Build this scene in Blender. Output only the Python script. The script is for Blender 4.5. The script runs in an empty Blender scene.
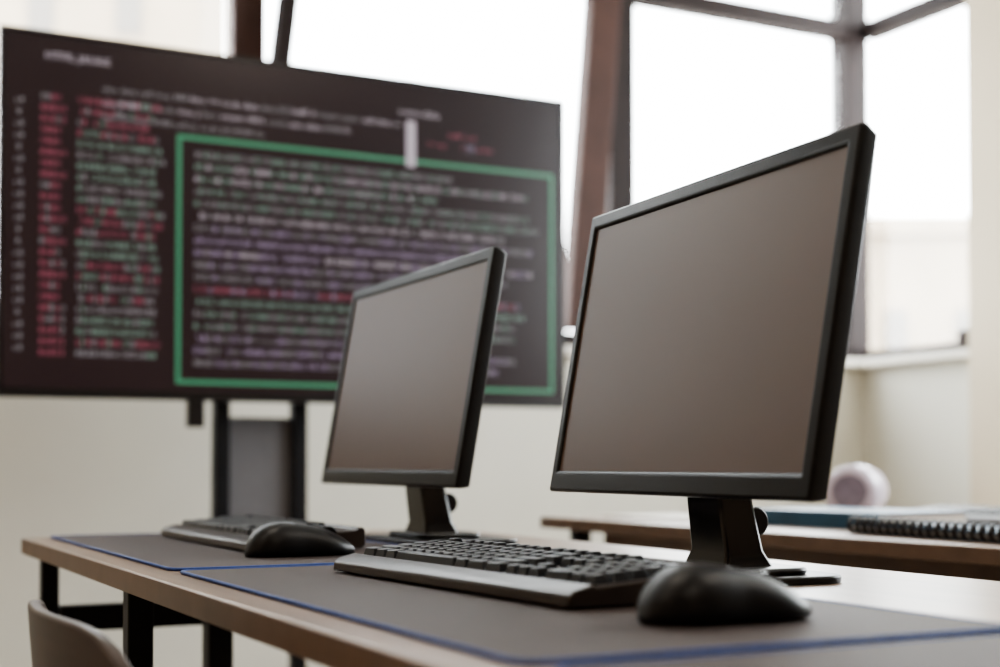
import bpy, bmesh, math, random
from mathutils import Vector, Matrix
random.seed(7)
S = bpy.context.scene
R = math.radians

# ------------------------------------------------------------ materials
def mat(name, col, rough=0.5, metal=0.0, spec=0.5, noise=0.0, nscale=20, bump=0.0, bscale=200,
        coat=0.0, emis=None, estr=0.0, stretch=None):
    m = bpy.data.materials.new(name); m.use_nodes = True
    nt = m.node_tree; b = nt.nodes['Principled BSDF']
    b.inputs['Base Color'].default_value = (*col, 1)
    b.inputs['Roughness'].default_value = rough
    b.inputs['Metallic'].default_value = metal
    b.inputs['Specular IOR Level'].default_value = spec
    b.inputs['Coat Weight'].default_value = coat
    if emis:
        b.inputs['Emission Color'].default_value = (*emis, 1)
        b.inputs['Emission Strength'].default_value = estr
    tc = nt.nodes.new('ShaderNodeTexCoord')
    mp = nt.nodes.new('ShaderNodeMapping'); nt.links.new(tc.outputs['Object'], mp.inputs[0])
    if stretch: mp.inputs['Scale'].default_value = stretch
    if noise > 0:
        n = nt.nodes.new('ShaderNodeTexNoise'); n.inputs['Scale'].default_value = nscale
        n.inputs['Detail'].default_value = 5
        nt.links.new(mp.outputs[0], n.inputs['Vector'])
        r = nt.nodes.new('ShaderNodeValToRGB')
        r.color_ramp.elements[0].position = 0.3; r.color_ramp.elements[1].position = 0.7
        r.color_ramp.elements[0].color = (*[max(0, c*(1-noise)) for c in col], 1)
        r.color_ramp.elements[1].color = (*[min(1, c*(1+noise)) for c in col], 1)
        nt.links.new(n.outputs['Fac'], r.inputs[0]); nt.links.new(r.outputs[0], b.inputs['Base Color'])
    if bump > 0:
        n2 = nt.nodes.new('ShaderNodeTexNoise'); n2.inputs['Scale'].default_value = bscale
        nt.links.new(mp.outputs[0], n2.inputs['Vector'])
        bp = nt.nodes.new('ShaderNodeBump'); bp.inputs['Strength'].default_value = bump
        bp.inputs['Distance'].default_value = 0.001
        nt.links.new(n2.outputs['Fac'], bp.inputs['Height']); nt.links.new(bp.outputs[0], b.inputs['Normal'])
    return m

M = {}
M['wall'] = mat('wall_paint', (0.67, 0.66, 0.59), 0.8, noise=0.03, nscale=3, bump=0.2, bscale=80)
M['pillar'] = mat('pillar_paint_warm_lit', (0.62, 0.54, 0.41), 0.8, noise=0.03, nscale=3, bump=0.2, bscale=80)  # beige tint holds the warmer light falling on the pillar face
M['rear'] = mat('rear_wall_paint', (0.50, 0.38, 0.28), 0.8, noise=0.03, nscale=3, bump=0.2, bscale=80)
M['ceil'] = mat('ceiling_paint', (0.75, 0.72, 0.67), 0.9, noise=0.02)
M['floor'] = mat('floor_laminate', (0.27, 0.22, 0.18), 0.45, noise=0.25, nscale=4, stretch=(1, 8, 1))
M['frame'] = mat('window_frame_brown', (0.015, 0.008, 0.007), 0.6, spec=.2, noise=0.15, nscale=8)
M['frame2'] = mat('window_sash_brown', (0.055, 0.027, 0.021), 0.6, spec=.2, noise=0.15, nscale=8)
M['sill'] = mat('sill_paint', (0.74, 0.71, 0.64), 0.5, noise=0.02)
M['wood'] = mat('desk_laminate', (0.27, 0.195, 0.145), 0.28, noise=0.18, nscale=6, stretch=(12, 1, 1))
M['woodedge'] = mat('desk_edge_band', (0.145, 0.090, 0.060), 0.4, noise=0.15, nscale=20)
M['mat'] = mat('desk_mat_fabric', (0.046, 0.032, 0.029), 0.66, spec=.35, noise=0.12, nscale=300, bump=0.5, bscale=900)
M['blue'] = mat('mat_stitching_blue', (0.018, 0.055, 0.24), 0.6, noise=0.2, nscale=200)
M['steel'] = mat('black_steel', (0.006, 0.006, 0.008), 0.45, spec=.25, noise=0.2, nscale=30)
M['black'] = mat('black_plastic', (0.006, 0.005, 0.006), 0.34, spec=.3, noise=0.1, nscale=60, bump=0.15, bscale=1200)
M['bezel'] = mat('bezel_plastic', (0.006, 0.0048, 0.0045), 0.34, spec=.27, noise=0.1, nscale=60, bump=0.1, bscale=1500)
M['glossy'] = mat('gloss_black_plastic', (0.005, 0.005, 0.006), 0.14, noise=0.1, nscale=30)
M['screen'] = mat('matte_lcd_panel', (0.094, 0.055, 0.036), 0.40, spec=0.52, noise=0.02, nscale=2)  # brown base colours in part of the warm room reflected in the screens
M['kb'] = mat('keyboard_shell', (0.028, 0.019, 0.015), 0.32, spec=.4, noise=0.1, nscale=50)
M['key'] = mat('keycap_plastic', (0.010, 0.013, 0.020), 0.34, noise=0.1, nscale=80)
M['mouse'] = mat('mouse_plastic', (0.004, 0.004, 0.005), 0.36, spec=.3, noise=0.1, nscale=60, bump=0.15, bscale=1500)
M['grey'] = mat('grey_panel', (0.12, 0.12, 0.13), 0.5, noise=0.05)
M['tvbody'] = mat('tv_housing', (0.006, 0.005, 0.006), 0.3, noise=0.1)
M['tvscreen'] = mat('tv_display', (0.006, 0.005, 0.006), 0.25, noise=0.02, emis=(0.06, 0.028, 0.036), estr=0.27)
M['lav'] = mat('lavender_vinyl', (0.60, 0.54, 0.65), 0.35, noise=0.12, nscale=30, coat=0.5)
M['lavend'] = mat('case_end_grey', (0.24, 0.21, 0.27), 0.4, noise=0.15, nscale=50)
M['book'] = mat('book_cover_teal', (0.026, 0.09, 0.16), 0.45, noise=0.12, nscale=20)
M['paper'] = mat('paper', (0.72, 0.70, 0.66), 0.8, noise=0.03, nscale=50)
M['nb'] = mat('notebook_black', (0.012, 0.010, 0.012), 0.5, noise=0.15)
M['red'] = mat('red_brown_leather', (0.18, 0.05, 0.035), 0.5, noise=0.2)
M['ply'] = mat('chair_plywood', (0.060, 0.043, 0.037), 0.4, noise=0.2, nscale=8, stretch=(1, 1, 8))
M['bld'] = mat('facade_stone', (0.27, 0.22, 0.165), 0.9, noise=0.1, nscale=0.5)
M['bldw'] = mat('facade_window', (0.13, 0.115, 0.10), 0.4, noise=0.1)
M['ground'] = mat('street_ground', (0.30, 0.28, 0.25), 0.9, noise=0.1, nscale=0.2)
M['fill_lamp'] = mat('fill_lamp_diffuser', (0.9, 0.88, 0.8), 0.5, noise=0.01, emis=(1, 0.88, 0.72), estr=3)  # glowing face of the added, out-of-view ceiling lamps
def tm(name, c, s=1.0):
    return mat(name, (0.02, 0.02, 0.02), 0.4, emis=c, estr=s, noise=0.01)
T_white = tm('text_white', (0.60, 0.52, 0.58), .80)
T_green = tm('text_green', (0.27, 0.42, 0.34), .68)
T_red = tm('text_red', (0.48, 0.09, 0.16), .65)
T_viol = tm('text_violet', (0.42, 0.32, 0.48), .75)
T_grey = tm('text_grey', (0.31, 0.29, 0.31), .75)
T_box = tm('outline_green', (0.06, 0.40, 0.20), .6)
def glassmat():
    m = bpy.data.materials.new('window_glass'); m.use_nodes = True
    nt = m.node_tree; nt.nodes.clear()
    o = nt.nodes.new('ShaderNodeOutputMaterial'); mx = nt.nodes.new('ShaderNodeMixShader')
    t = nt.nodes.new('ShaderNodeBsdfTransparent'); g = nt.nodes.new('ShaderNodeBsdfGlossy')
    g.inputs['Roughness'].default_value = 0.02; mx.inputs[0].default_value = 0.04
    nt.links.new(t.outputs[0], mx.inputs[1]); nt.links.new(g.outputs[0], mx.inputs[2]); nt.links.new(mx.outputs[0], o.inputs[0])
    return m
M['glass'] = glassmat()

# ------------------------------------------------------------ helpers
def empty(name, loc=(0, 0, 0), rz=0):
    e = bpy.data.objects.new(name, None); e.location = loc; e.rotation_euler = (0, 0, rz)
    e.empty_display_size = 0.05
    S.collection.objects.link(e); return e
def obj_from_bm(name, bm, m, parent=None, smooth=False, bevel=0, loc=None, rot=None, seg=2, angle=40):
    me = bpy.data.meshes.new(name); bm.normal_update(); bm.to_mesh(me); bm.free()
    if isinstance(m, (list, tuple)):
        for x in m: me.materials.append(x)
    else: me.materials.append(m)
    ob = bpy.data.objects.new(name, me); S.collection.objects.link(ob)
    if parent: ob.parent = parent
    if loc: ob.location = loc
    if rot: ob.rotation_euler = rot
    if bevel > 0:
        md = ob.modifiers.new('bev', 'BEVEL'); md.width = bevel; md.segments = seg; md.limit_method = 'ANGLE'; md.angle_limit = R(30)
        smooth = True
    if smooth:
        for p in me.polygons: p.use_smooth = True
        try:
            me.set_sharp_from_angle(angle=R(angle))
        except Exception: pass
    return ob
def add_box(bm, a, b, mi=0):
    xs = (a[0], b[0]); ys = (a[1], b[1]); zs = (a[2], b[2])
    v = [bm.verts.new((xs[i], ys[j], zs[k])) for i in (0, 1) for j in (0, 1) for k in (0, 1)]
    fs = []
    for f in ((0,1,3,2),(4,6,7,5),(0,4,5,1),(2,3,7,6),(0,2,6,4),(1,5,7,3)):
        fc = bm.faces.new([v[i] for i in f]); fc.material_index = mi; fs.append(fc)
    return fs
def box(name, a, b, m, parent=None, bevel=0, **k):
    bm = bmesh.new(); add_box(bm, a, b)
    return obj_from_bm(name, bm, m, parent, bevel=bevel, **k)
def cyl(name, p, q, r, m, parent=None, seg=24, r2=None, bevel=0):
    p = Vector(p); q = Vector(q); d = q-p
    bm = bmesh.new()
    bmesh.ops.create_cone(bm, cap_ends=True, segments=seg, radius1=r, radius2=r if r2 is None else r2, depth=d.length)
    mt = Matrix.Translation((p+q)/2) @ d.to_track_quat('Z', 'Y').to_matrix().to_4x4()
    bm.transform(mt)
    return obj_from_bm(name, bm, m, parent, smooth=True, bevel=bevel)
def extrude_profile(bm, prof, axis_range, mi=0):
    y0, y1 = axis_range
    A = [bm.verts.new((x, y0, z)) for x, z in prof]; B = [bm.verts.new((x, y1, z)) for x, z in prof]
    n = len(prof)
    bm.faces.new(A); bm.faces.new(B[::-1])
    for i in range(n):
        bm.faces.new((A[i], B[i], B[(i+1) % n], A[(i+1) % n]))
    bmesh.ops.recalc_face_normals(bm, faces=bm.faces)
def rrect(cx, cy, hx, hy, r, n=6):
    pts = []
    for (sx, sy, a0) in ((1, 1, 0), (-1, 1, 90), (-1, -1, 180), (1, -1, 270)):
        for i in range(n+1):
            a = R(a0+90*i/n)
            pts.append((cx+sx*(hx-r)+r*math.cos(a), cy+sy*(hy-r)+r*math.sin(a)))
    return pts
def plate(name, pts, z0, z1, m, parent=None, bevel=0, loc=None, rot=None):
    bm = bmesh.new()
    A = [bm.verts.new((x, y, z0)) for x, y in pts]; B = [bm.verts.new((x, y, z1)) for x, y in pts]
    bm.faces.new(A[::-1]); bm.faces.new(B); n = len(pts)
    for i in range(n): bm.faces.new((A[i], A[(i+1) % n], B[(i+1) % n], B[i]))
    return obj_from_bm(name, bm, m, parent, bevel=bevel, loc=loc, rot=rot, smooth=True)
def tube(name, pts, r, m, parent=None, cyclic=False, nurbs=False):
    cu = bpy.data.curves.new(name, 'CURVE'); cu.dimensions = '3D'; cu.bevel_depth = r; cu.bevel_resolution = 3; cu.use_fill_caps = True
    sp = cu.splines.new('NURBS' if nurbs else 'POLY'); sp.points.add(len(pts)-1)
    for i, p in enumerate(pts): sp.points[i].co = (*p, 1)
    sp.use_cyclic_u = cyclic
    if nurbs: sp.use_endpoint_u = True; sp.order_u = 3
    cu.materials.append(m)
    ob = bpy.data.objects.new(name, cu); S.collection.objects.link(ob)
    if parent: ob.parent = parent
    return ob

TZ = 0.75           # desk top height
CAMZ = 0.865
BV = 4.30           # back wall
RU = 3.82           # right wall
SILL = 1.25; TRAN = 2.62; WTOP = 3.05; CEIL = 3.25
LU = -3.2; RV = -3.2; WL = -.15

# ------------------------------------------------------------ room
box('floor', (LU-.2, RV-.2, -.1), (RU+.2, BV+.2, 0), M['floor'])
box('ceiling', (LU-.2, RV-.2, CEIL), (RU+.2, BV+.2, CEIL+.1), M['ceil'])
def wall_with_windows(name, openings, lo, hi, axis):
    bm = bmesh.new()
    def B(s0, s1, z0, z1):
        if axis == 'b': add_box(bm, (s0, BV, z0), (s1, BV+.2, z1))
        else: add_box(bm, (RU, s0, z0), (RU+.2, s1, z1))
    B(lo, hi, 0, SILL); B(lo, hi, WTOP, CEIL)
    c = lo
    for a, b in openings:
        if a > c: B(c, a, SILL, WTOP)
        c = b
    if c < hi: B(c, hi, SILL, WTOP)
    return obj_from_bm(name, bm, M['wall'])
wall_with_windows('wall_back', [(WL, RU+.2)], LU, RU+.2, 'b')
wall_with_windows('wall_right', [(0.2, 2.9), (3.3, BV)], RV, BV, 'r')
box('wall_left', (LU-.2, RV, 0), (LU, BV, CEIL), M['rear'])
box('wall_front', (LU, RV-.2, 0), (RU, RV, CEIL), M['rear'])
box('trim_pillar', (RU-.11, 3.0, 0), (RU, 3.63, CEIL), M['pillar'], bevel=.004)
box('baseboard_back', (LU, BV-.015, 0), (RU, BV, .08), M['frame2'])
box('trim_sill_back', (WL, BV-.05, SILL), (RU+.19, BV+.19, SILL+.03), M['sill'], bevel=.004)
box('trim_sill_right', (RU-.05, 3.64, SILL), (RU+.19, BV-.06, SILL+.03), M['sill'], bevel=.004)
# back window
w = empty('window_1', (0, BV+.08, SILL))
H = WTOP-SILL
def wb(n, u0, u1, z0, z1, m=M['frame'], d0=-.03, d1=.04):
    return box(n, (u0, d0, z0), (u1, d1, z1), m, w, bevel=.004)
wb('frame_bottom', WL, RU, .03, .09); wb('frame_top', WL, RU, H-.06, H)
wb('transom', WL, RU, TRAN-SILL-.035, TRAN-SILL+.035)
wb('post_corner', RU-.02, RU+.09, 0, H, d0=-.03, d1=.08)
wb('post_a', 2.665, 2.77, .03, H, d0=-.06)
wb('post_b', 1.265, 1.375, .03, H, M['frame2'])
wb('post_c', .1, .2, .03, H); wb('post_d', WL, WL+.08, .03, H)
def slant(n, u_top, u_bot, wd, m):
    bm = bmesh.new(); h0 = .09; h1 = H-.06
    vs = []
    for (u, z) in ((u_bot, h0), (u_top, h1)):
        for du in (-wd/2, wd/2):
            for d in (-.14, -.07): vs.append(bm.verts.new((u+du, d, z)))
    for f in ((0,1,3,2),(4,6,7,5),(0,4,5,1),(2,3,7,6),(0,2,6,4),(1,5,7,3)): bm.faces.new([vs[i] for i in f])
    bmesh.ops.recalc_face_normals(bm, faces=bm.faces)
    obj_from_bm(n, bm, m, w, bevel=.004)
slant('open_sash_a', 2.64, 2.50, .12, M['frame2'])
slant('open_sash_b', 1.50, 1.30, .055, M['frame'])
box('pane', (WL, 0, .05), (RU, .006, H-.02), M['glass'], w)
# right window (corner) and side window
w2 = empty('window_2', (RU+.08, 0, SILL))
def wr(n, v0, v1, z0, z1, m=M['frame']):
    return box(n, (-.03, v0, z0), (.04, v1, z1), m, w2, bevel=.004)
wr('frame_bottom', 3.3, BV+.04, .03, .07); wr('frame_top', 3.3, BV+.04, H-.06, H)
wr('transom', 3.3, BV+.04, TRAN-SILL-.035, TRAN-SILL+.035); wr('frame_side', 3.3, 3.36, .03, H)
box('pane', (0, 3.3, .05), (.006, BV+.04, H-.02), M['glass'], w2)
box('handle', (-.075, 3.74, .035), (-.035, 3.80, .11), M['frame'], w2, bevel=.01)
w3 = empty('window_3', (RU+.08, 0, SILL))
for n, v0, v1, z0, z1 in (('frame_bottom', .2, 2.9, .0, .07), ('frame_top', .2, 2.9, H-.06, H), ('transom', .2, 2.9, TRAN-SILL-.035, TRAN-SILL+.035),
                          ('frame_l', .2, .27, 0, H), ('frame_r', 2.83, 2.9, 0, H), ('post', 1.5, 1.6, 0, H)):
    box(n, (-.03, v0, z0), (.04, v1, z1), M['frame'], w3, bevel=.004)
box('pane', (0, .2, .0), (.006, 2.9, H), M['glass'], w3)
# unseen ceiling lamps, added as warm fill for the interior
for i, (a, b) in enumerate(((0, 1.5), (0, -1.2), (-1.8, 1.5), (2.0, 0.2))):
    e = empty('added_ceiling_lamp', (a, b, CEIL))
    box('housing', (-.32, -.32, -.05), (.32, .32, 0), M['sill'], e, bevel=.005)
    box('diffuser', (-.29, -.29, -.056), (.29, .29, -.051), M['fill_lamp'], e)
    L = bpy.data.lights.new('warm_fill_light', 'AREA'); L.energy = 13; L.color = (1, .89, .76); L.size = .55
    lo = bpy.data.objects.new('warm_fill_light', L); lo.location = (0, 0, -.07); lo.parent = e; S.collection.objects.link(lo)

# ------------------------------------------------------------ outside
C, Sn = math.cos(R(27.1)), math.sin(R(27.1))
def cam2room(X, Z): return (C*X+Sn*Z, -Sn*X+C*Z)
box('ground', (-150, 8, -9.2), (200, 200, -9), M['ground'])
def building(X, Z, wx, h, dep=12, rz=0.0):
    u, v = cam2room(X, Z)
    e = empty('building', (u, v, -9), rz)
    box('facade', (-wx/2, 0, 0), (wx/2, dep, h), M['bld'], e)
    box('cornice', (-wx/2-.4, -.4, h-.8), (wx/2+.4, dep+.4, h), M['bld'], e)
    bm = bmesh.new(); nx = int(wx/3.0)
    for i in range(nx):
        for k in range(int(h/3.4)):
            x = -wx/2+1.5+i*3.0; z = 1.2+k*3.4
            if z+2 < h-1: add_box(bm, (x-.45, -.08, z), (x+.45, .05, z+1.7))
    obj_from_bm('facade_windows', bm, M['bldw'], e)
    return e
building(25, 60, 19, 20.5, rz=R(-27))
building(-20, 48, 19, 34, rz=R(-20))

# ------------------------------------------------------------ desk 1
def desk(name, u0, u1, v0, v1, legs, panel=False):
    e = empty(name, (u0, v0, 0)); W = u1-u0; L = v1-v0
    box('top', (0, 0, TZ-.025), (W, L, TZ), M['wood'], e, bevel=.003)
    box('edge_band_front', (-.0015, .001, TZ-.024), (0.0, L-.001, TZ-.0015), M['woodedge'], e)
    box('edge_band_end', (.001, L, TZ-.024), (W-.001, L+.0015, TZ-.0015), M['woodedge'], e)
    for i, (a, b, s) in enumerate(legs):
        box('leg_%d' % (i+1), (a-u0-s/2, b-v0-s/2, 0), (a-u0+s/2, b-v0+s/2, TZ-.025), M['steel'], e, bevel=.002)
    return e
D1 = desk('computer_desk', .335, 1.07, -.25, 2.30,
          [(.37, 2.26, .026), (1.03, 2.26, .03), (.375, 1.67, .03), (1.03, 1.66, .03), (.62, 2.20, .04), (.385, .55, .03), (1.03, .55, .03), (.385, -.2, .03), (1.03, -.2, .03)])
def d1box(n, a, b, m): box(n, (a[0]-.335, a[1]+.25, a[2]), (b[0]-.335, b[1]+.25, b[2]), m, D1, bevel=.002)
d1box('crossbar_end', (.385, 2.245, .605), (1.015, 2.275, .645), M['steel'])
d1box('rail_back', (1.02, -.18, .66), (1.045, 2.25, .70), M['steel'])
# desk 2
D2 = desk('side_desk', 1.493, 2.24, .4, 2.72,
          [(1.56, 2.66, .035), (2.19, 2.66, .035), (1.56, .5, .035), (2.19, .5, .035)])
box('modesty_panel', (.09, .12, .48), (.105, 2.2, TZ-.026), M['woodedge'], D2, bevel=.002)
box('rail', (.055, .12, .60), (.085, 2.24, .63), M['steel'], D2)

# mats
def deskmat(v0, v1, u0=.372, u1=.762):
    e = empty('desk_mat', ((u0+u1)/2, (v0+v1)/2, TZ)); hx = (u1-u0)/2; hy = (v1-v0)/2
    plate('pad', rrect(0, 0, hx, hy, .018), 0, .003, M['mat'], e)
    tube('stitched_edge', [(x, y, .0022) for x, y in rrect(0, 0, hx-.0005, hy-.0005, .018)], .0018, M['blue'], e, cyclic=True)
deskmat(.70, 1.475); deskmat(1.50, 2.275); deskmat(-.10, .675)

# ------------------------------------------------------------ monitor
def monitor(u, v, yaw, W, Hh, tilt=10, zb=.085, bhy=.115, bcx=-.008):
    e = empty('computer_monitor', (u, v, TZ), yaw)
    p = bpy.data.objects.new('panel', None); p.parent = e; p.location = (-.098, 0, zb); p.rotation_euler = (0, R(tilt), 0); S.collection.objects.link(p)
    bs = .014; bt = .016; bb = .022; t = .022
    bm = bmesh.new()
    O = [(-W/2, 0), (W/2, 0), (W/2, Hh), (-W/2, Hh)]
    I = [(-W/2+bs, bb), (W/2-bs, bb), (W/2-bs, Hh-bt), (-W/2+bs, Hh-bt)]
    I2 = [(-W/2+bs+.002, bb+.002), (W/2-bs-.002, bb+.002), (W/2-bs-.002, Hh-bt-.002), (-W/2+bs+.002, Hh-bt-.002)]
    def ring(pts, x): return [bm.verts.new((x, a, b)) for a, b in pts]
    r0 = ring([(a*.985, (b-Hh/2)*.975+Hh/2) for a, b in O], t); r1 = ring(O, .006); r1b = ring(O, .0); r2 = ring(I, -.001); r3 = ring(I2, .003)
    for A, B in ((r0, r1), (r1, r1b), (r1b, r2), (r2, r3)):
        for i in range(4): bm.faces.new((A[i], A[(i+1) % 4], B[(i+1) % 4], B[i]))
    bm.faces.new(r0)
    bmesh.ops.recalc_face_normals(bm, faces=bm.faces)
    obj_from_bm('bezel', bm, M['bezel'], p, bevel=.0025, seg=3)
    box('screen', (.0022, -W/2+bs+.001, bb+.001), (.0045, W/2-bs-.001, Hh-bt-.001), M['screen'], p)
    bm = bmesh.new()
    a = [bm.verts.new((t-.001, y, z)) for y, z in rrect(0, Hh/2, W/2*.86, Hh/2*.82, .03)]
    b = [bm.verts.new((t+.028, y, z)) for y, z in rrect(0, Hh/2-.01, W/2*.55, Hh/2*.55, .03)]
    n = len(a); bm.faces.new(b); bm.faces.new(a[::-1])
    for i in range(n): bm.faces.new((a[i], a[(i+1) % n], b[(i+1) % n], b[i]))
    bmesh.ops.recalc_face_normals(bm, faces=bm.faces)
    obj_from_bm('back_shell', bm, M['black'], p, smooth=True, bevel=.003)
    # hinge and neck
    cyl('hinge', (-.035, -.045, .112), (-.035, .045, .112), .015, M['black'], e)
    box('hinge_arm', (-.062, -.035, .095), (-.03, .035, .16), M['black'], e, bevel=.004)
    bm = bmesh.new()
    secs = [(0.012, -.045, .012, .042), (.03, -.040, .004, .034), (.075, -.046, -.006, .032), (.135, -.052, -.02, .032)]
    rows = []
    for z, x0, x1, hy in secs: rows.append([bm.verts.new(c) for c in ((x0, -hy, z), (x1, -hy, z), (x1, hy, z), (x0, hy, z))])
    for A, B in zip(rows, rows[1:]):
        for i in range(4): bm.faces.new((A[i], A[(i+1) % 4], B[(i+1) % 4], B[i]))
    bm.faces.new(rows[0][::-1]); bm.faces.new(rows[-1])
    obj_from_bm('neck', bm, M['glossy'], e, bevel=.004, seg=3)
    cyl('height_knob', (.0, -.026, .058), (.0, .026, .058), .015, M['black'], e, bevel=.002)
    plate('base', rrect(bcx, 0, .083, bhy, .03, 8), 0, .008, M['bezel'], e, bevel=.002)
    plate('base_riser', rrect(-.012, 0, .05, .07, .02, 8), .008, .015, M['bezel'], e, bevel=.003)
    return e, p
m1, p1 = monitor(.861, 1.147, R(-4), .499, .323, bhy=.09, bcx=-.014)
m2, p2 = monitor(.874, 1.899, R(-1), .535, .322, bhy=.125)

# ------------------------------------------------------------ keyboard
def keyboard(u, v, yaw, z=.003):
    e = empty('computer_keyboard', (u, v, TZ+z), yaw)
    L = .45
    bm = bmesh.new()
    extrude_profile(bm, [(0, .002), (0.001, .011), (.006, .015), (.024, .0195), (.027, .0175), (.150, .026), (.153, .030), (.160, .029), (.162, .024), (.162, .006), (.155, .002)], (-L/2, L/2))
    obj_from_bm('shell', bm, M['kb'], e, bevel=.002, seg=3)
    U = .019
    def zdeck(x): return .0175+(x-.027)/(.150-.027)*.0085
    bm = bmesh.new()
    def key(x0, pos, wd, dx=1):
        xa = x0+.001; xb = x0+.0185*dx-.001
        y1 = L/2-.009-pos*U-.001; y0 = L/2-.009-(pos+wd)*U+.001
        g = .0025; za = zdeck(xa)-.001; zb = zdeck(xb)-.001; h = .009
        lo = [bm.verts.new(c) for c in ((xa, y0, za), (xb, y0, zb), (xb, y1, zb), (xa, y1, za))]
        hi = [bm.verts.new(c) for c in ((xa+g*.8, y0+g, za+h), (xb-g*1.2, y0+g, zb+h*.95), (xb-g*1.2, y1-g, zb+h*.95), (xa+g*.8, y1-g, za+h))]
        bm.faces.new(hi)
        for i in range(4): bm.faces.new((lo[i], lo[(i+1) % 4], hi[(i+1) % 4], hi[i]))
    rows = [[1.5, 1.25, 1.25, 6.5, 1.25, 1.75, 1.5], [2.25]+[1]*10+[2.75], [1.75]+[1]*11+[2.25], [1.5]+[1]*12+[1.5], [1]*13+[2]]
    for i, r in enumerate(rows):
        x = .0285+i*.0187; c = 0
        for wd in r: key(x, c, wd); c += wd
    xf = .0285+5*.0187+.005
    for c in [0]+[2+i for i in range(4)]+[6.5+i for i in range(4)]+[11+i for i in range(4)]: key(xf, c, 1, .85)
    for i in range(3): key(xf, 15.4+i, 1, .85); key(.0285+4*.0187, 15.4+i, 1); key(.0285+3*.0187, 15.4+i, 1); key(.0285, 15.4+i, 1)
    key(.0285+.0187, 16.4, 1)
    for r in range(5):
        for c in range(4):
            if r == 0 and c == 1: continue
            key(.0285+r*.0187, 18.8+c if not (r == 0 and c == 0) else 18.8, 2 if (r == 0 and c == 0) else 1)
    bmesh.ops.recalc_face_normals(bm, faces=bm.faces)
    obj_from_bm('keycaps', bm, M['key'], e, bevel=.0008)
    for y in (-.18, .18): box('foot', (.13, y-.02, -.0), (.145, y+.02, .006), M['black'], e)
    box('foot_front', (.008, -.19, 0), (.016, .19, .003), M['black'], e)
    return e
keyboard(.522, 1.154, R(3)); keyboard(.522, 1.950, R(0))
keyboard(2.00, 1.925, R(2), 0.0)

# ------------------------------------------------------------ mouse
def mouse(u, v, yaw, sc=1.1):
    e = empty('computer_mouse', (u, v, TZ+.003), yaw); e.scale = (sc, sc, sc)
    def surf(x):
        return (.031*(1-abs(x)**3.2)**.5)*(1-.10*math.cos(math.pi*x)*(1-abs(x))) if abs(x) < 1 else 0
    bm = bmesh.new(); NX = 40; NA = 36
    rings = []
    def top(t): return .0345*(1-abs(t)**2.8)**.52*(1-.34*t-.06*t*t)
    for i in range(NX+1):
        t = -math.cos(math.pi*i/NX)*.999
        hw = max(surf(t), .0008)
        hump = max(top(t), .001)
        ring = []
        for k in range(NA):
            a = 2*math.pi*k/NA
            y = math.copysign(abs(math.cos(a))**.85, math.cos(a))*hw
            z = math.sin(a)
            zz = .006+(hump-.006)*abs(z)**.9 if z > 0 else .006-.006*abs(z)**.5
            if hump < .006: zz = .006+(zz-.006)*.3
            ring.append(bm.verts.new((t*.060, y*(1-.12*(z < 0)*abs(z)), max(zz, 0))))
        rings.append(ring)
    for A, B in zip(rings, rings[1:]):
        for k in range(NA): bm.faces.new((A[k], A[(k+1) % NA], B[(k+1) % NA], B[k]))
    bm.faces.new(rings[0]); bm.faces.new(rings[-1][::-1])
    bmesh.ops.recalc_face_normals(bm, faces=bm.faces)
    obj_from_bm('shell', bm, M['mouse'], e, smooth=True, angle=70)
    tube('button_split', [(t*.060, 0, top(t)+.0001) for t in [.1+.05*i for i in range(17)]], .0006, M['glossy'], e)
    cyl('scroll_wheel', (.030, -.0035, top(.5)-.006), (.030, .0035, top(.5)-.006), .010, M['glossy'], e)
mouse(.602, .822, R(-3), 1.14); mouse(.568, 1.648, R(0), 1.16)

# ------------------------------------------------------------ TV on stand
TU0, TU1, TV, TB, TT = .430, 1.919, 3.36, CAMZ+.155, CAMZ+1.010
tv = empty('television_display', ((TU0+TU1)/2, TV, 0))
hw = (TU1-TU0)/2
bm = bmesh.new()
add_box(bm, (-hw, 0, TB), (hw, .03, TT)); obj_from_bm('housing', bm, M['tvbody'], tv, bevel=.004)
box('rear_bulge', (-hw*.75, .03, TB+.08), (hw*.75, .075, TT-.15), M['tvbody'], tv, bevel=.01)
box('screen', (-hw+.012, -.0015, TB+.022), (hw-.012, .001, TT-.012), M['tvscreen'], tv)
for n, a, b in (('bezel_bottom', (-hw, -.004, TB), (hw, .0, TB+.022)), ('bezel_top', (-hw, -.004, TT-.012), (hw, 0, TT)),
                ('bezel_left', (-hw, -.004, TB+.02), (-hw+.012, 0, TT-.01)), ('bezel_right', (hw-.012, -.004, TB+.02), (hw, 0, TT-.01))):
    box(n, a, b, M['tvbody'], tv)
cu = (TU0+TU1)/2
def text(name, u, z, size, lines, spacing=1.0, pal=None):
    c = bpy.data.curves.new(name, 'FONT'); body = '\n'.join(''.join(ch for ch, _ in l) for l in lines)
    c.body = body; c.size = size; c.space_line = spacing; c.align_x = 'LEFT'; c.resolution_u = 1
    for m in pal: c.materials.append(m)
    i = 0
    for l in lines:
        for ch, mi in l:
            c.body_format[i].material_index = mi; i += 1
        i += 1
    o = bpy.data.objects.new(name, c); o.parent = tv; o.location = (u-cu, -.003, z-size*.7); o.rotation_euler = (R(90), 0, 0)
    S.collection.objects.link(o)
pal = [T_white, T_green, T_red, T_viol, T_grey]
W_ = ['var', 'data', 'func', 'self', '0x8F', 'return', 'import', 'node', 'for', 'if', 'else', 'value', 'index', '888', '8088', '6806', 'true', 'null', 'size', 'buffer', 'async', 'const', '{', '}', '();', '==', '=>', '[0]']
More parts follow.
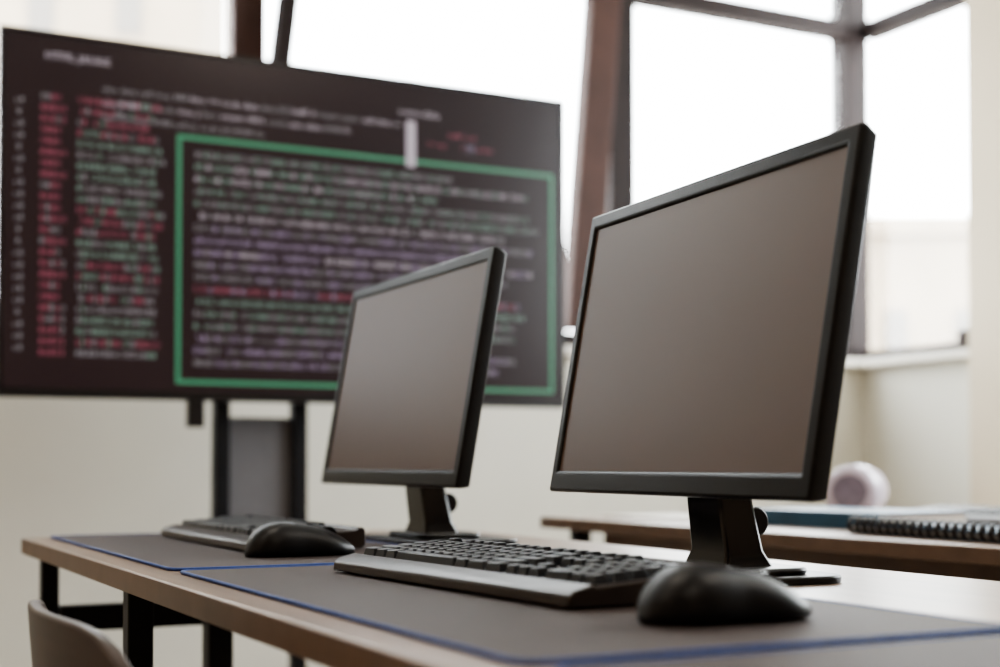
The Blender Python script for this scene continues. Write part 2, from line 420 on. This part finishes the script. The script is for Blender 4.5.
def line(n, cols, density=.94):
    out = []
    while len(out) < n:
        wd = random.choice(W_); ci = random.choice(cols)
        if random.random() > density: out += [(' ', ci)]*len(wd)
        else: out += [(ch, ci) for ch in wd]
        out.append((' ', ci))
    return out[:n]
zt = CAMZ
text('code_title', .53, zt+.962, .026, [[(c, 0) for c in 'HTML JAVAX']], pal=pal)
text('code_header', .66, zt+.898, .023, [line(84, [4, 4, 0]), line(66, [4, 0]), line(44, [4])], spacing=1.45, pal=pal)
text('code_header_right', 1.42, zt+.935, .028, [[(c, 0) for c in 'scene.data']], pal=pal)
text('code_subheader', 1.50, zt+.883, .022, [line(18, [2, 4]), line(24, [2, 3])], spacing=1.3, pal=pal)
text('gutter_marks', .462, zt+.85, .022, [[('o' if random.random() > .25 else ' ', 4), ('8', 4)] for _ in range(22)], spacing=1.24, pal=pal)
text('gutter_red', .520, zt+.865, .024, [[(c, 2 if random.random() > .2 else 4) for c in random.choice(['86803', '88B60', '0880', '8680'])] for _ in range(24)], spacing=1.08, pal=pal)
ll = []
sch = [2, 2, 2, 2, 1, 4, 1, 1, 4, 1, 2, 2, 2, 1, 1, 2, 2, 4, 2, 4, 1, 1, 2, 4, 2]
for i in range(24):
    ll.append([(random.choice('880685BO'), sch[i] if random.random() > .3 else random.choice([4, 1])) if random.random() > .08 else (' ', 4) for _ in range(15)])
text('code_left', .603, zt+.865, .024, ll, spacing=1.08, pal=pal)
bl = []
sc = [(1, 4), (1, 0), (1, 0), (1, 4), (1, 4), (4, 0), (4, 3), (3, 3), (3, 0), (3, 4), (4, 3), (3, 2), (1, 1), (1, 4), (4, 1), (4, 3), (4, 3), (4, 3), (0, 4)]
for i in range(18):
    n = random.choice([74, 70, 76, 72, 68, 55])
    bl.append([(random.choice('808658BDR%') if random.random() > .09 else ' ', random.choice(sc[i])) for _ in range(n)])
text('code_box', .882, zt+.764, .0232, bl, spacing=1.29, pal=pal)
bu0, bu1, bz0, bz1, bw = .840-cu, 1.883-cu, zt+.195, zt+.800, .010
bm = bmesh.new()
for a, b in (((bu0, -.003, bz0), (bu1, -.002, bz0+bw)), ((bu0, -.003, bz1-bw), (bu1, -.002, bz1)), ((bu0, -.003, bz0+bw), (bu0+bw, -.002, bz1-bw)), ((bu1-bw, -.003, bz0+bw), (bu1, -.002, bz1-bw))):
    add_box(bm, a, b)
obj_from_bm('green_outline', bm, T_box, tv)
box('cursor_block', (1.442-cu, -.0045, zt+.780), (1.468-cu, -.0035, zt+.900), T_white, tv)
# stand
for n, u in (('post_left', .980), ('post_right', 1.185)):
    box(n, (u-.019-cu, .08, .05), (u+.019-cu, .12, 1.75), M['steel'], tv, bevel=.003)
box('grey_backplate', (1.0-cu, .105, .55), (1.165-cu, .115, .985), M['grey'], tv)
box('mount_plate', (.85-cu, .075, 1.2), (1.5-cu, .085, 1.6), M['steel'], tv)
box('base_bar', (.80-cu, .07, .04), (1.36-cu, .13, .09), M['steel'], tv, bevel=.004)
for n, u in (('foot_left', .82), ('foot_right', 1.34)):
    box(n, (u-.025-cu, -.30, .03), (u+.025-cu, .42, .07), M['steel'], tv, bevel=.004)
    for s in (-.28, .40): cyl('caster', (u-.02-cu, s, .02), (u+.02-cu, s, .02), .02, M['black'], tv)
box('ir_module', (.872-cu, .005, TB-.065), (.914-cu, .03, TB+.002), M['tvbody'], tv, bevel=.003)

# ------------------------------------------------------------ chair
ch = empty('classroom_chair', (.425, 1.235, 0))
bm = bmesh.new(); NY, NZ = 16, 8; hyb = .20
def backpt(s, t, off):
    z = .52+.222*t; y = s*hyb
    z -= .035*abs(s)**6*(1 if t > .5 else -1)*abs(2*t-1)
    y *= 1-.06*abs(2*t-1)**4
    x = -.215 + .035*(s*s)*1.0 - .02*t + off
    return (x, y, z)
G = [[[bm.verts.new(backpt(-1+2*i/NY, k/NZ, o)) for k in range(NZ+1)] for i in range(NY+1)] for o in (0, .012)]
for i in range(NY):
    for k in range(NZ):
        bm.faces.new((G[0][i][k], G[0][i][k+1], G[0][i+1][k+1], G[0][i+1][k]))
        bm.faces.new((G[1][i][k], G[1][i+1][k], G[1][i+1][k+1], G[1][i][k+1]))
for i in range(NY):
    bm.faces.new((G[0][i][0], G[0][i+1][0], G[1][i+1][0], G[1][i][0])); bm.faces.new((G[0][i][NZ], G[1][i][NZ], G[1][i+1][NZ], G[0][i+1][NZ]))
for k in range(NZ):
    bm.faces.new((G[0][0][k], G[1][0][k], G[1][0][k+1], G[0][0][k+1])); bm.faces.new((G[0][NY][k], G[0][NY][k+1], G[1][NY][k+1], G[1][NY][k]))
bmesh.ops.recalc_face_normals(bm, faces=bm.faces)
obj_from_bm('backrest', bm, M['ply'], ch, bevel=.003)
plate('seat', rrect(.0, 0, .19, .20, .05), .44, .455, M['ply'], ch, bevel=.004)
for s in (-1, 1):
    y = s*.165
    tube('frame_side', [(-.20, y, .70), (-.195, y, .5), (-.17, y, .435), (.15, y, .43), (.17, y, .40), (.185, y, .012)], .011, M['steel'], ch)
    tube('rear_leg', [(-.17, y, .435), (-.22, y, .012)], .011, M['steel'], ch)
tube('cross_tube', [(-.15, -.165, .432), (-.15, .165, .432)], .009, M['steel'], ch)
tube('cross_tube_front', [(.13, -.165, .43), (.13, .165, .43)], .009, M['steel'], ch)

# ------------------------------------------------------------ things on side desk
book = empty('book', (1.79, 2.04, TZ), R(4))
box('cover_bottom', (-.115, -.17, 0), (.115, .17, .003), M['book'], book); box('cover_top', (-.115, -.17, .027), (.115, .17, .030), M['book'], book)
box('spine', (-.117, -.17, 0), (-.113, .17, .030), M['book'], book); box('pages', (-.111, -.167, .003), (.111, .167, .027), M['paper'], book)
def spiral_nb(u, v, z, hx, hy, rz, m, th=.014):
    e = empty('spiral_notebook', (u, v, z), rz)
    box('pages', (-hx, -hy, .003), (hx, hy, th-.002), M['paper'], e)
    box('cover_top', (-hx-.002, -hy-.002, th-.002), (hx, hy+.002, th), m, e); box('cover_bottom', (-hx-.002, -hy-.002, 0.0005), (hx, hy+.002, .003), m, e)
    bm = bmesh.new(); n = int(2*hy/.019)
    for i in range(n):
        y = -hy+.012+i*.019
        nn = 14
        ringv = []
        for a in range(nn):
            an = 2*math.pi*a/nn
            c = Vector((-hx-.002+.012*math.cos(an), 0, .0155+.0125*math.sin(an)))
            rad = Vector((math.cos(an), 0, math.sin(an)))
            ringv.append([bm.verts.new(c+rad*.0022*math.cos(b)+Vector((0, y+.0055*math.sin(b), 0))) for b in [2*math.pi*q/8 for q in range(8)]])
        for a in range(nn):
            A, B = ringv[a], ringv[(a+1) % nn]
            for q in range(8): bm.faces.new((A[q], A[(q+1) % 8], B[(q+1) % 8], B[q]))
    bmesh.ops.recalc_face_normals(bm, faces=bm.faces)
    obj_from_bm('coil', bm, M['nb'], e, smooth=True)
spiral_nb(1.67, 1.60, TZ, .085, .22, R(-3), M['book'])
pc = empty('pencil_case', (2.03, 2.305, TZ), R(38))
bm = bmesh.new(); rr = .056
prof = [(-.075, .0), (-.075, .040), (-.071, .049), (-.062, rr), (0.0, rr*1.03), (.062, rr), (.071, .049), (.075, .040), (.075, 0)]
NA = 32; rg = []
for x, r in prof:
    rg.append([bm.verts.new((x, r*math.cos(2*math.pi*k/NA), rr*1.03+r*math.sin(2*math.pi*k/NA))) for k in range(NA)] if r > 0 else [bm.verts.new((x, 0, rr*1.03))])
for A, B in zip(rg, rg[1:]):
    for k in range(NA):
        if len(A) == 1: bm.faces.new((A[0], B[(k+1) % NA], B[k]))
        elif len(B) == 1: bm.faces.new((A[k], A[(k+1) % NA], B[0]))
        else: bm.faces.new((A[k], A[(k+1) % NA], B[(k+1) % NA], B[k]))
bmesh.ops.recalc_face_normals(bm, faces=bm.faces)
obj_from_bm('body', bm, M['lav'], pc, smooth=True)
cyl('end_cap', (-.0775, 0, rr*1.03), (-.074, 0, rr*1.03), .036, M['lavend'], pc)
tube('zipper', [(x, 0, rr*2.06+.0005-abs(x)*.02) for x in (-.058, -.03, 0, .03, .058)], .002, M['steel'], pc)
wl = empty('wallet', (1.95, 1.50, TZ), R(8))
plate('body', rrect(0, 0, .06, .11, .015), 0, .03, M['red'], wl, bevel=.005)
ps = empty('paper_sheet', (1.72, 2.50, TZ), R(6))
box('sheet', (-.105, -.148, 0), (.105, .148, .004), M['paper'], ps)

# ------------------------------------------------------------ world & camera
wd = bpy.data.worlds.new('sky'); S.world = wd; wd.use_nodes = True
bg = wd.node_tree.nodes['Background']; bg.inputs[0].default_value = (0.93, 0.98, 1.0, 1); bg.inputs[1].default_value = 17.0
for (nm, loc, rot, sx, sy) in (('window_light_portal', (1.9, BV+.25, 2.15), (R(-90), 0, 0), 4.4, 1.8), ('window_light_portal', (RU+.25, 1.55, 2.15), (R(90), 0, R(90)), 2.7, 1.8), ('window_light_portal', (RU+.25, 3.8, 2.15), (R(90), 0, R(90)), 1.2, 1.8)):
    L = bpy.data.lights.new(nm, 'AREA'); L.shape = 'RECTANGLE'; L.size = sx; L.size_y = sy; L.cycles.is_portal = True
    o = bpy.data.objects.new(nm, L); o.location = loc; o.rotation_euler = rot; S.collection.objects.link(o)
cam = bpy.data.cameras.new('camera'); co = bpy.data.objects.new('camera', cam); S.collection.objects.link(co); S.camera = co
co.location = (0, 0, CAMZ); PITCH = 1.5
co.rotation_euler = (R(90+PITCH), 0, R(-27.1))
cam.sensor_width = 36; cam.lens = 50.4
cam.shift_y = (131-1400*math.tan(R(PITCH)))/1000
cam.dof.use_dof = True; cam.dof.focus_distance = 1.46; cam.dof.aperture_fstop = 3.0
cam.clip_start = .02; cam.clip_end = 500
S.view_settings.view_transform = 'AgX'
try: S.view_settings.look = 'AgX - Medium High Contrast'
except Exception: pass
S.view_settings.exposure = 0.0
